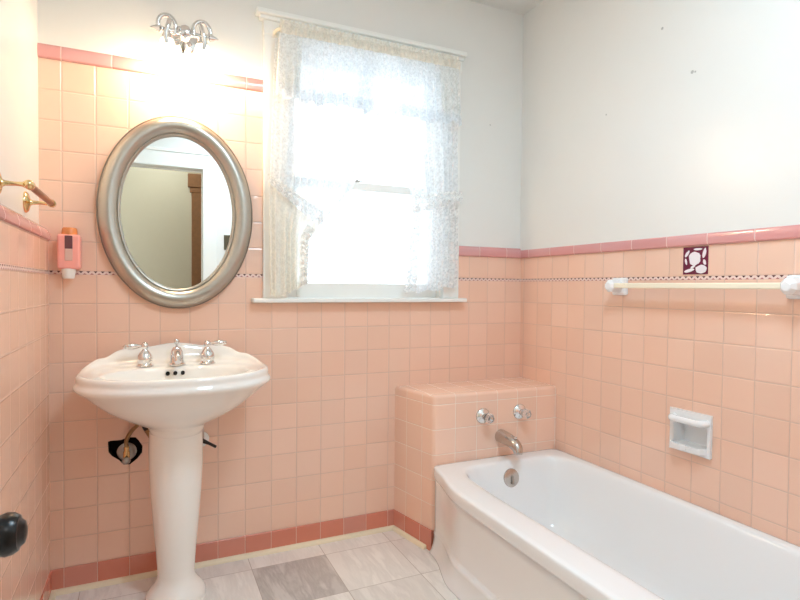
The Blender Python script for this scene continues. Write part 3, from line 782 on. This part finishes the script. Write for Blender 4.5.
# ------------------------------------------------------------------ pedestal sink
KX = 0.4525
sk = thing('pedestal_sink', (KX, -0.15, FZ), 'white pedestal sink with a scalloped back and chrome taps under the mirror', 'sink')
YB = -0.004                                                # back against the wall
def sink_outline(a, grow=0.0):
    """plan outline: straight back, shaped sides, bowed front"""
    hw, yw, yf = 0.326, -0.245, -0.505
    c, s = math.cos(a), math.sin(a)                        # a: 0 = +x, pi/2 = back
    if s <= 0:
        n = 2.25
        rr = (abs(c)**n + abs(s)**n)**(-1/n)
        x, y = c*rr*hw, yw + s*rr*(yw-yf)
    else:
        n = 3.6
        rr = (abs(c)**n + abs(s)**n)**(-1/n)
        x, y = c*rr*(hw - 0.012*s), yw + s*rr*(YB-yw)
    return x, y
splash = [(-0.335, 0.008), (-0.31, 0.016), (-0.285, 0.026), (-0.268, 0.028), (-0.258, 0.026), (-0.245, 0.032), (-0.22, 0.049), (-0.19, 0.057), (-0.15, 0.058), (-0.11, 0.059), (-0.07, 0.066), (-0.03, 0.072), (0, 0.073)]
def splash_h(x): return interp(splash, -abs(x))
RIM = 0.862
NS = 144
# (scale about the bowl centre, inset metres, z, splash share, is inner-bowl)
bowl_c = (0.0, -0.285)
def inner_pt(a, k):
    c, s = math.cos(a), math.sin(a); n = 2.3
    rr = (abs(c)**n + abs(s)**n)**(-1/n)
    return c*rr*0.238*k, bowl_c[1] + s*rr*0.150*k + 0.006*(1-k)
bm = bmesh.new(); rings = []
def ring(fn): rings.append([bm.verts.new(fn(2*PI*k/NS)) for k in range(NS)])
def outer_fn(inset, z, share, sc=1.0):
    def fn(a):
        x, y = sink_outline(a)
        l = math.hypot(x, y+0.25); q = (l-inset)/l
        x2, y2 = x*q, -0.25 + (y+0.25)*q
        y2 = min(y2, YB)
        bk = sstep(-0.235, -0.06, y2)
        return Vector((KX + x2, y2, z + share*bk*splash_h(x)))
    return fn
def low_fn(hw, yc, hd, z, mix=0.0):
    def fn(a):
        x, y = sink_outline(a)
        c, s = math.cos(a), math.sin(a)
        ex, ey = hw*c, yc + hd*s
        return Vector((KX + ex, min(ey, YB), z))
    return fn
# underside: column top upward
ring(low_fn(0.080, -0.200, 0.080, 0.600)); ring(low_fn(0.094, -0.200, 0.094, 0.640)); ring(low_fn(0.098, -0.200, 0.097, 0.652)); ring(low_fn(0.112, -0.203, 0.110, 0.661))
ring(low_fn(0.172, -0.213, 0.158, 0.690)); ring(low_fn(0.233, -0.227, 0.192, 0.729)); ring(low_fn(0.272, -0.238, 0.214, 0.768))
ring(outer_fn(0.022, 0.800, 0)); ring(outer_fn(0.010, 0.808, 0)); ring(outer_fn(0.003, 0.816, 0)); ring(outer_fn(0.003, 0.824, 0)); ring(outer_fn(0.010, 0.832, 0.0)); ring(outer_fn(0.013, 0.838, 0.1))
ring(outer_fn(0.011, 0.850, 0.55)); ring(outer_fn(0.014, 0.858, 0.92)); ring(outer_fn(0.021, 0.8625, 1.0)); ring(outer_fn(0.030, 0.860, 0.94)); ring(outer_fn(0.040, 0.857, 0.55)); ring(outer_fn(0.052, 0.856, 0.10))
def mixring(k, z, t):
    o = outer_fn(0.052, z, 0.0)
    def fn(a):
        p = o(a); ix, iy = inner_pt(a, k); q = Vector((KX+ix, iy, z)); return p.lerp(q, t)
    return fn
ring(mixring(1.0, 0.855, 0.55)); ring(mixring(1.0, 0.854, 0.9))
for k, z in ((0.985, 0.850), (0.96, 0.838), (0.92, 0.81), (0.85, 0.775), (0.70, 0.745), (0.45, 0.728), (0.16, 0.722)):
    ring(lambda a, k=k, z=z: Vector((KX + inner_pt(a, k)[0], inner_pt(a, k)[1], z)))
for A, B2 in zip(rings, rings[1:]):
    for k in range(NS): bm.faces.new((A[k], A[(k+1) % NS], B2[(k+1) % NS], B2[k]))
bm.faces.new(rings[0]); bm.faces.new(rings[-1])
obj('basin', bm, M['china'], sk, subsurf=1, angle=180)
bm = bmesh.new()
def ped_ring(r_, z, yo=0.0, n=48, fl=0.0):
    return [bm.verts.new((KX-0.003 + r_*math.cos(2*PI*k/n)*(1+0.0), -0.196 + yo + r_*0.95*math.sin(2*PI*k/n), z)) for k in range(n)]
pp = [(0.090, 0.628), (0.092, 0.58), (0.0915, 0.50), (0.0875, 0.42), (0.0815, 0.34), (0.075, 0.26), (0.069, 0.19), (0.065, 0.135), (0.0635, 0.108), (0.066, 0.092), (0.074, 0.076), (0.086, 0.061), (0.096, 0.048), (0.102, 0.036), (0.104, 0.026), (0.104, FZ)]
rr_ = [ped_ring(a, z) for a, z in pp]
for A, B2 in zip(rr_, rr_[1:]):
    for k in range(48): bm.faces.new((A[k], A[(k+1) % 48], B2[(k+1) % 48], B2[k]))
bm.faces.new(rr_[0]); bm.faces.new(rr_[-1])
obj('pedestal', bm, M['china'], sk, angle=60)
# overflow holes
for dx in (-0.026, 0.0, 0.026):
    bm = bmesh.new(); lathe(bm, (0.4485+dx, -0.152, 0.832), Vector((0, -0.9, 0.42)), [(0.0072, -0.006), (0.0072, 0.0012), (0.0, 0.0012)], 16); obj('overflow_hole', bm, M['hole'], sk)
# taps
bell = [(0.031, 0), (0.031, 0.005), (0.026, 0.008), (0.024, 0.012), (0.027, 0.020), (0.0275, 0.030), (0.024, 0.042), (0.016, 0.054), (0.011, 0.060), (0.010, 0.064), (0.013, 0.068), (0.0145, 0.076), (0.012, 0.084), (0.007, 0.089), (0, 0.090)]
TZ = 0.8555
for sx in (-1, 1):
    hx = 0.4555 + sx*0.110
    bm = bmesh.new(); lathe(bm, (hx, -0.100, TZ), (0, 0, 1), bell, 28); h = obj('faucet_handle', bm, M['chrome'], sk)
    bm = bmesh.new()
    dr = Vector((sx*0.98, -0.16, 0.06 if sx > 0 else 0.0)).normalized()
    lathe(bm, Vector((hx, -0.100, TZ+0.076)) + dr*0.008, dr, [(0.006, 0), (0.005, 0.008), (0.008, 0.014), (0.0125, 0.034), (0.0115, 0.048), (0.007, 0.055), (0.0085, 0.059), (0.004, 0.065), (0, 0.066)], 20)
    obj('lever', bm, M['chrome'], h)
bm = bmesh.new()
lathe(bm, (0.4555, -0.100, TZ), (0, 0, 1), [(0.033, 0), (0.033, 0.005), (0.027, 0.009), (0.025, 0.020), (0.024, 0.036), (0.020, 0.054), (0.014, 0.066), (0, 0.070)], 28)
tube(bm, curve_pts([(0.4555, -0.100, TZ+0.030), (0.4555, -0.135, TZ+0.048), (0.4555, -0.170, TZ+0.050), (0.4555, -0.198, TZ+0.040), (0.4555, -0.212, TZ+0.024)], 24), [0.018, 0.0178, 0.0175, 0.017, 0.0168, 0.0165, 0.016, 0.0158, 0.0155, 0.015, 0.0148, 0.0145, 0.0142, 0.014, 0.0138, 0.0135, 0.0133, 0.013, 0.0128, 0.0126, 0.0124, 0.0122, 0.012, 0.012, 0.012], 18)
spt = obj('faucet_spout', bm, M['chrome'], sk)
bm = bmesh.new(); lathe(bm, (0.4555, -0.092, TZ+0.062), (0, 0, 1), [(0.006, 0), (0.005, 0.014), (0.010, 0.022), (0.011, 0.028), (0.007, 0.035), (0, 0.037)], 18); obj('lift_knob', bm, M['chrome'], spt)

# ------------------------------------------------------------------ plumbing under the sink
vl = thing('shutoff_valve', (0.280, 0.02, 0.505), 'brass shut-off valve in the broken tile left of the pedestal', 'valve', None)
bm = bmesh.new(); lathe(bm, (0.281, 0.010, 0.513), (0, -1, 0), [(0.034, 0), (0.035, 0.003), (0.028, 0.008), (0.014, 0.010)], 28); obj('escutcheon', bm, M['dull'], vl)
bm = bmesh.new(); tube(bm, [(0.281, 0.068, 0.513), (0.281, -0.030, 0.513)], 0.0085, 14); lathe(bm, (0.281, -0.022, 0.483), (0, 0, 1), [(0.008, 0), (0.011, 0.004), (0.012, 0.020), (0.012, 0.036), (0.009, 0.042), (0.010, 0.055), (0.007, 0.058)], 16)
obj('valve_body', bm, M['brass'], vl)
bm = bmesh.new(); lathe(bm, (0.281, -0.030, 0.500), Vector((0, -1, -0.35)), [(0.005, 0), (0.005, 0.014), (0.015, 0.016), (0.016, 0.022), (0.010, 0.026), (0, 0.027)], 8); obj('valve_handle', bm, M['dull'], vl)
bm = bmesh.new(); tube(bm, curve_pts([(0.281, -0.022, 0.538), (0.281, -0.026, 0.565), (0.298, -0.036, 0.600), (0.318, -0.052, 0.625), (0.335, -0.066, 0.650), (0.345, -0.080, 0.690)], 30), 0.0075, 12); obj('supply_tube', bm, M['pipe'], vl)
bm = bmesh.new(); tube(bm, curve_pts([(0.350, -0.100, 0.700), (0.338, -0.098, 0.655), (0.345, -0.098, 0.628), (0.366, -0.100, 0.595)], 16), 0.0095, 12); tube(bm, [(0.332, -0.098, 0.652), (0.352, -0.098, 0.640)], 0.014, 12)
dp = obj('drain_rod', bm, M['black'], sk)
bm = bmesh.new(); tube(bm, [(0.354, -0.099, 0.618), (0.372, -0.101, 0.586)], 0.013, 10); obj('nut', bm, M['pipe'], dp)
vr = thing('shutoff_valve', (0.575, 0.0, 0.53), 'shut-off valve with a black lever right of the pedestal', 'valve')
bm = bmesh.new(); lathe(bm, (0.552, 0.001, 0.535), (0, -1, 0), [(0.030, 0), (0.030, 0.003), (0.022, 0.008), (0.012, 0.010), (0.009, 0.012), (0.009, 0.050), (0.013, 0.052), (0.013, 0.072), (0.008, 0.076)], 20); obj('valve_body', bm, M['ceramic'], vr)
bm = bmesh.new(); tube(bm, [(0.548, -0.082, 0.550), (0.574, -0.084, 0.536), (0.600, -0.086, 0.520)], [0.009, 0.006, 0.0055], 10); obj('lever', bm, M['black'], vr)
bm = bmesh.new(); tube(bm, curve_pts([(0.552, -0.064, 0.540), (0.552, -0.060, 0.570), (0.552, -0.055, 0.600), (0.552, -0.05, 0.63)], 18), 0.006, 10); obj('supply_tube', bm, M['dull'], vr)

# ------------------------------------------------------------------ bathtub
tubo = thing('bathtub', (1.78, -1.04, FZ), 'white enamel bathtub with a curved front apron along the right wall', 'bathtub')
TX1, TY0, TY1 = W-0.001, -0.282, -1.81
def front_x(y, off=0.0):
    v = -y + off
    L = 0.053*sstep(0.315, 0.60, v)*(1-sstep(1.50, 1.79, v))
    return 1.452 - L
CXT, CYT = 1.80, (TY0+TY1)/2
NT = 160
angs = [2*PI*k/NT for k in range(NT)]
def outer_loop(inset, z):
    out = []
    hx, hy = 0.334, (TY0-TY1)/2
    for a in angs:
        c, s = math.cos(a), math.sin(a)
        rr = min(hx/abs(c) if abs(c) > 1e-9 else 1e9, hy/abs(s) if abs(s) > 1e-9 else 1e9)
        x, y = CXT + c*rr, CYT + s*rr
        if x < CXT:
            t = (CXT-x)/hx; xf = front_x(y); x = CXT - t*(CXT-xf)
        # inset toward the centre, per axis
        fx = front_x(y) + inset
        x = max(fx, min(TX1 - inset, x)); y = max(TY1 + inset, min(TY0 - inset, y))
        out.append(bm.verts.new((x, y, z)))
    return out
def inner_loop(hx, hy, cx, cy, z, n):
    out = []
    for a in angs:
        c, s = math.cos(a), math.sin(a)
        # same ray angles as the outer loop, so the rim quads stay square
        rr = (abs(c/hx)**n + abs(s/hy)**n)**(-1/n)
        out.append(bm.verts.new((cx + c*rr, cy + s*rr, z)))
    return out
bm = bmesh.new(); TR = 0.396
loops = [outer_loop(0.024, TR-0.056), outer_loop(0.006, TR-0.054), outer_loop(0.0, TR-0.046), outer_loop(0.0, TR-0.014), outer_loop(0.002, TR-0.004), outer_loop(0.007, TR)]
icx, icy, ihx, ihy = 1.804, -1.045, 0.284, 0.682
loops += [inner_loop(ihx+0.008, ihy+0.008, icx, icy, TR-0.001, 7), inner_loop(ihx, ihy, icx, icy, TR-0.005, 7), inner_loop(ihx-0.007, ihy-0.007, icx, icy, TR-0.016, 7),
          inner_loop(ihx-0.018, ihy-0.020, icx, icy, TR-0.07, 6.5), inner_loop(ihx-0.032, ihy-0.040, icx, icy, TR-0.16, 6), inner_loop(ihx-0.048, ihy-0.065, icx, icy, TR-0.25, 5.5),
          inner_loop(ihx-0.070, ihy-0.095, icx, icy, TR-0.30, 5), inner_loop(ihx-0.11, ihy-0.15, icx, icy, TR-0.325, 4), inner_loop(ihx-0.18, ihy-0.30, icx, icy, TR-0.333, 3), inner_loop(0.03, 0.10, icx, icy, TR-0.336, 2)]
for A, B2 in zip(loops, loops[1:]):
    for k in range(NT): bm.faces.new((A[k], A[(k+1) % NT], B2[(k+1) % NT], B2[k]))
bm.faces.new(loops[-1])
obj('tub_shell', bm, M['enamel'], tubo, subsurf=1, angle=180)
bm = bmesh.new()
# apron: offset from the front line, height, shift along the wall
ap = [(0.028, TR-0.052, 0), (0.030, 0.30, 0), (0.030, 0.20, 0), (0.030, 0.118, 0), (0.028, 0.112, 0), (0.019, 0.108, 0), (0.0145, 0.101, 0), (0.0155, 0.092, 0), (0.016, 0.080, 0.003), (0.012, 0.055, 0.01), (0.004, 0.032, 0.015), (-0.005, 0.020, 0.02), (-0.006, FZ, 0.02)]
prevr = None
ys = [-0.284 - (1.810-0.284)*k/110 for k in range(111)]
rowsA = []
for y in ys:
    rowsA.append([bm.verts.new((front_x(y, sh) + o + (0.010*(1-sstep(0.36, 0.56, -y)) if z < 0.11 else 0), y, z)) for o, z, sh in ap])
for A, B2 in zip(rowsA, rowsA[1:]):
    for k in range(len(ap)-1): bm.faces.new((A[k], A[k+1], B2[k+1], B2[k]))
ap_o = obj('apron', bm, M['enamel'], tubo, angle=50)
sol = ap_o.modifiers.new('thickness', 'SOLIDIFY'); sol.thickness = 0.004; sol.offset = 0
# overflow plate
bm = bmesh.new(); oc = Vector((1.806, -0.381, 0.324)); onrm = Vector((0, -1, 0.17)).normalized()
lathe(bm, oc, onrm, [(0.040, -0.004), (0.041, 0.002), (0.039, 0.006), (0.031, 0.008), (0.014, 0.010), (0, 0.0105)], 28); ovp = obj('overflow_plate', bm, M['nickel'], tubo)
bm = bmesh.new(); tube(bm, [oc + onrm*0.008 + Vector((0, 0, 0.010)), oc + onrm*0.020 + Vector((0, 0, -0.026))], 0.0062, 10); obj('trip_lever', bm, M['dull'], ovp)

# ------------------------------------------------------------------ tub valves and spout on the ledge
def ledge_y(x): return CB[1] + (CC[1]-CB[1])*(x-CB[0])/(CC[0]-CB[0])
for x, z, lab in ((1.722, 0.584, 'clear acrylic tub tap on chrome plate, farther from the right wall'), (1.920, 0.587, 'clear acrylic tub tap on chrome plate, nearer the right wall')):
    y = ledge_y(x)
    t = thing('tub_tap', (x, y, z), lab, 'tap', 'tub taps on the tiled ledge')
    bm = bmesh.new(); lathe(bm, (x, y+0.002, z), (0, -1, 0), [(0.036, 0), (0.036, 0.004), (0.031, 0.010), (0.020, 0.014), (0.014, 0.018), (0.013, 0.030), (0.010, 0.032)], 28); obj('escutcheon', bm, M['chrome'], t)
    bm = bmesh.new(); lathe(bm, (x, y-0.030, z), (0, -1, 0), [(0.012, 0), (0.020, 0.004), (0.023, 0.014), (0.022, 0.030), (0.017, 0.037), (0, 0.038)], 8); obj('tap_handle', bm, M['acrylic'], t, smooth=False, bevel=0.0015)
    bm = bmesh.new(); lathe(bm, (x, y-0.0675, z), (0, -1, 0), [(0.009, 0), (0.009, 0.002), (0, 0.003)], 14); obj('index_cap', bm, M['chrome'], t)
sx_, sz_ = 1.818, 0.484; sy_ = ledge_y(sx_)
ts = thing('tub_spout', (sx_, sy_, sz_), 'brushed nickel tub spout curving down over the tub end', 'tub spout')
bm = bmesh.new()
pts = curve_pts([(sx_, sy_+0.002, sz_), (sx_, sy_-0.040, sz_), (sx_, sy_-0.085, sz_-0.006), (sx_, sy_-0.118, sz_-0.016), (sx_, sy_-0.132, sz_-0.036), (sx_, sy_-0.134, sz_-0.047)], 30)
tube(bm, pts, [interp([(0, 0.031), (0.5, 0.026), (0.8, 0.021), (1, 0.019)], i/(len(pts)-1)) for i in range(len(pts))], 20)
obj('spout_body', bm, M['nickel'], ts, angle=50)
bm = bmesh.new(); lathe(bm, (sx_, sy_-0.112, sz_+0.003), (0, 0, 1), [(0.004, 0), (0.004, 0.010), (0.008, 0.013), (0.008, 0.018), (0, 0.020)], 14); obj('diverter_knob', bm, M['chrome'], ts)

# ------------------------------------------------------------------ ceramic towel bar (right wall)
cb = thing('ceramic_towel_bar', (W, -1.0, 1.17), 'ivory towel bar between white ceramic posts on the right wall', 'towel bar')
for y in (-0.672, -1.356):
    bm = bmesh.new()
    v = box(bm, W-0.020, W+0.002, y-0.036, y+0.036, 1.134, 1.206)
    obj('wall_post', bm, M['ceramic'], cb, smooth=False, bevel=0.008, seg=3)
    bm = bmesh.new()
    # faceted end block
    s = 1 if y > -1 else -1
    oct_ = [(0.030*math.cos(PI/8+k*PI/4), 0.030*math.sin(PI/8+k*PI/4)) for k in range(8)]
    secs = [(0.012, 0.95), (0.045, 0.9), (0.066, 0.9), (0.080, 0.5)]
    rg = [[bm.verts.new((W-xx, y+a*q*0.95, 1.172+b*q)) for a, b in oct_] for xx, q in secs]
    for A, B2 in zip(rg, rg[1:]):
        for k in range(8): bm.faces.new((A[k], A[(k+1) % 8], B2[(k+1) % 8], B2[k]))
    bm.faces.new(rg[0]); bm.faces.new(rg[-1])
    obj('bar_holder', bm, M['ceramic'], cb, smooth=False, bevel=0.002)
bm = bmesh.new(); box(bm, W-0.068, W-0.046, -1.345, -0.68, 1.163, 1.183); obj('bar', bm, M['ivory'], cb, smooth=False, bevel=0.004, seg=3)

# ------------------------------------------------------------------ recessed soap dish
so = thing('soap_dish', (W, -1.004, 0.57), 'white ceramic soap dish with grab bar set in the pink tiles over the tub', 'soap dish')
so_y0, so_y1, so_z0, so_z1 = 0.924, 1.084, 0.572, 0.722
bm = bmesh.new()
rnd_in = [(SD0+0.006, SZ0+0.006), (SD1-0.006, SZ0+0.006), (SD1-0.006, SZ1-0.006), (SD0+0.006, SZ1-0.006)]
panel(bm, [(so_y0, so_z0), (so_y1, so_z0), (so_y1, so_z1), (so_y0, so_z1)], [(rnd_in, 0.060, True, 0)],
      lambda u, v, d: Vector((W-0.011+d, -u, v)), 0.0115, uv_right)
obj('dish_frame', bm, M['ceramic'], so, smooth=False, bevel=0.003, seg=3, recalc=False)
bm = bmesh.new()
pts = curve_pts([(W-0.006, -0.940, 0.692), (W-0.024, -0.942, 0.692), (W-0.037, -0.952, 0.692), (W-0.040, -0.965, 0.692), (W-0.040, -1.004, 0.692), (W-0.040, -1.046, 0.692), (W-0.037, -1.060, 0.692), (W-0.024, -1.069, 0.692), (W-0.006, -1.071, 0.692)], 32)
tube(bm, pts, 0.0125, 14); obj('grab_bar', bm, M['ceramic'], so)
bm = bmesh.new()
lip = [(0.934, 0.0), (0.944, 0.024), (0.966, 0.034), (0.992, 0.036), (0.997, 0.028), (1.004, 0.022), (1.011, 0.028), (1.016, 0.036), (1.042, 0.034), (1.064, 0.024), (1.074, 0.0)]
a = [bm.verts.new((W-0.008-dd, -u, 0.584)) for u, dd in lip]; b = [bm.verts.new((W-0.008-dd*1.08, -u, 0.604)) for u, dd in lip]
b2 = [bm.verts.new((W-0.008-dd*0.80, -u, 0.604)) for u, dd in lip]; c2 = [bm.verts.new((W-0.006-dd*0.72, -u, 0.594)) for u, dd in lip]
for A, B2 in ((a, b), (b, b2), (b2, c2)):
    for i in range(len(lip)-1): bm.faces.new((A[i], A[i+1], B2[i+1], B2[i]))
bm.faces.new(a); bm.faces.new(c2)
obj('dish_lip', bm, M['ceramic'], so, angle=30, bevel=0.002)

# ------------------------------------------------------------------ open door against the left wall
dr = thing('door_1', (0.13, FRONT+0.02, FZ), kind='structure')
bm = bmesh.new()
box(bm, 0.112, 0.150, -2.255, -1.432, FZ+0.008, 2.055)
for z0, z1 in ((0.18, 0.72), (0.92, 1.40), (1.50, 1.95)):
    box(bm, 0.149, 0.153, -2.16, -1.54, z0, z1)
obj('door_leaf', bm, M['paint'], dr, smooth=False, bevel=0.004)
KY, KZ = -1.492, 0.836
bm = bmesh.new()
lathe(bm, (0.148, KY, KZ), (1, 0, 0), [(0.028, 0), (0.028, 0.004), (0.014, 0.008), (0.010, 0.014), (0.010, 0.026), (0.017, 0.032), (0.025, 0.038), (0.0275, 0.046), (0.026, 0.054), (0.022, 0.060), (0.018, 0.061), (0.014, 0.066), (0.006, 0.068), (0, 0.0685)], 28)
kn = obj('door_knob', bm, M['knob'], dr)
kn['label'] = 'dark bronze door knob'

# ------------------------------------------------------------------ light
wd = bpy.data.worlds.new('world'); scene.world = wd; wd.use_nodes = True
bg = wd.node_tree.nodes['Background']; bg.inputs[0].default_value = (0.78, 0.90, 1.0, 1); bg.inputs[1].default_value = 3.3
pl = bpy.data.lights.new('sky_portal', 'AREA'); pl.shape = 'RECTANGLE'; pl.size = WX1-WX0; pl.size_y = WZ1-WZ0
po = bpy.data.objects.new('sky_portal', pl); col.objects.link(po); po.location = ((WX0+WX1)/2, 0.145, (WZ0+WZ1)/2)
po.rotation_euler = (-PI/2, 0, 0)          # faces -y, into the room
pl.cycles.is_portal = True
# added fill lights without fixtures, under the hall ceiling and the bathroom ceiling
hl = bpy.data.lights.new('hall_fill', 'AREA'); hl.shape = 'DISK'; hl.size = 0.5; hl.energy = 7.0; hl.color = (0.86, 0.95, 1.0)  # added fill, brightens the hall and doorway; no lamp modelled
ho = bpy.data.objects.new('hall_fill', hl); col.objects.link(ho); ho.location = (0.5, -2.95, 2.55)
cl = bpy.data.lights.new('bathroom_fill', 'AREA'); cl.shape = 'DISK'; cl.size = 0.45; cl.energy = 19; cl.color = (0.61, 0.835, 1.0)  # added cool fill for the bathroom, out of view; no lamp modelled
co = bpy.data.objects.new('bathroom_fill', cl); col.objects.link(co); co.location = (1.12, -1.70, 2.55)

vs = scene.view_settings
scene.display_settings.display_device = 'sRGB'
vs.view_transform = 'Standard'; vs.look = 'None'; vs.exposure = 0.32; vs.gamma = 1.0; vs.use_curve_mapping = False
scene.cycles.use_denoising = True
scene.cycles.max_bounces = 12; scene.cycles.transparent_max_bounces = 16; scene.cycles.diffuse_bounces = 6
scene.cycles.sample_clamp_indirect = 6.0
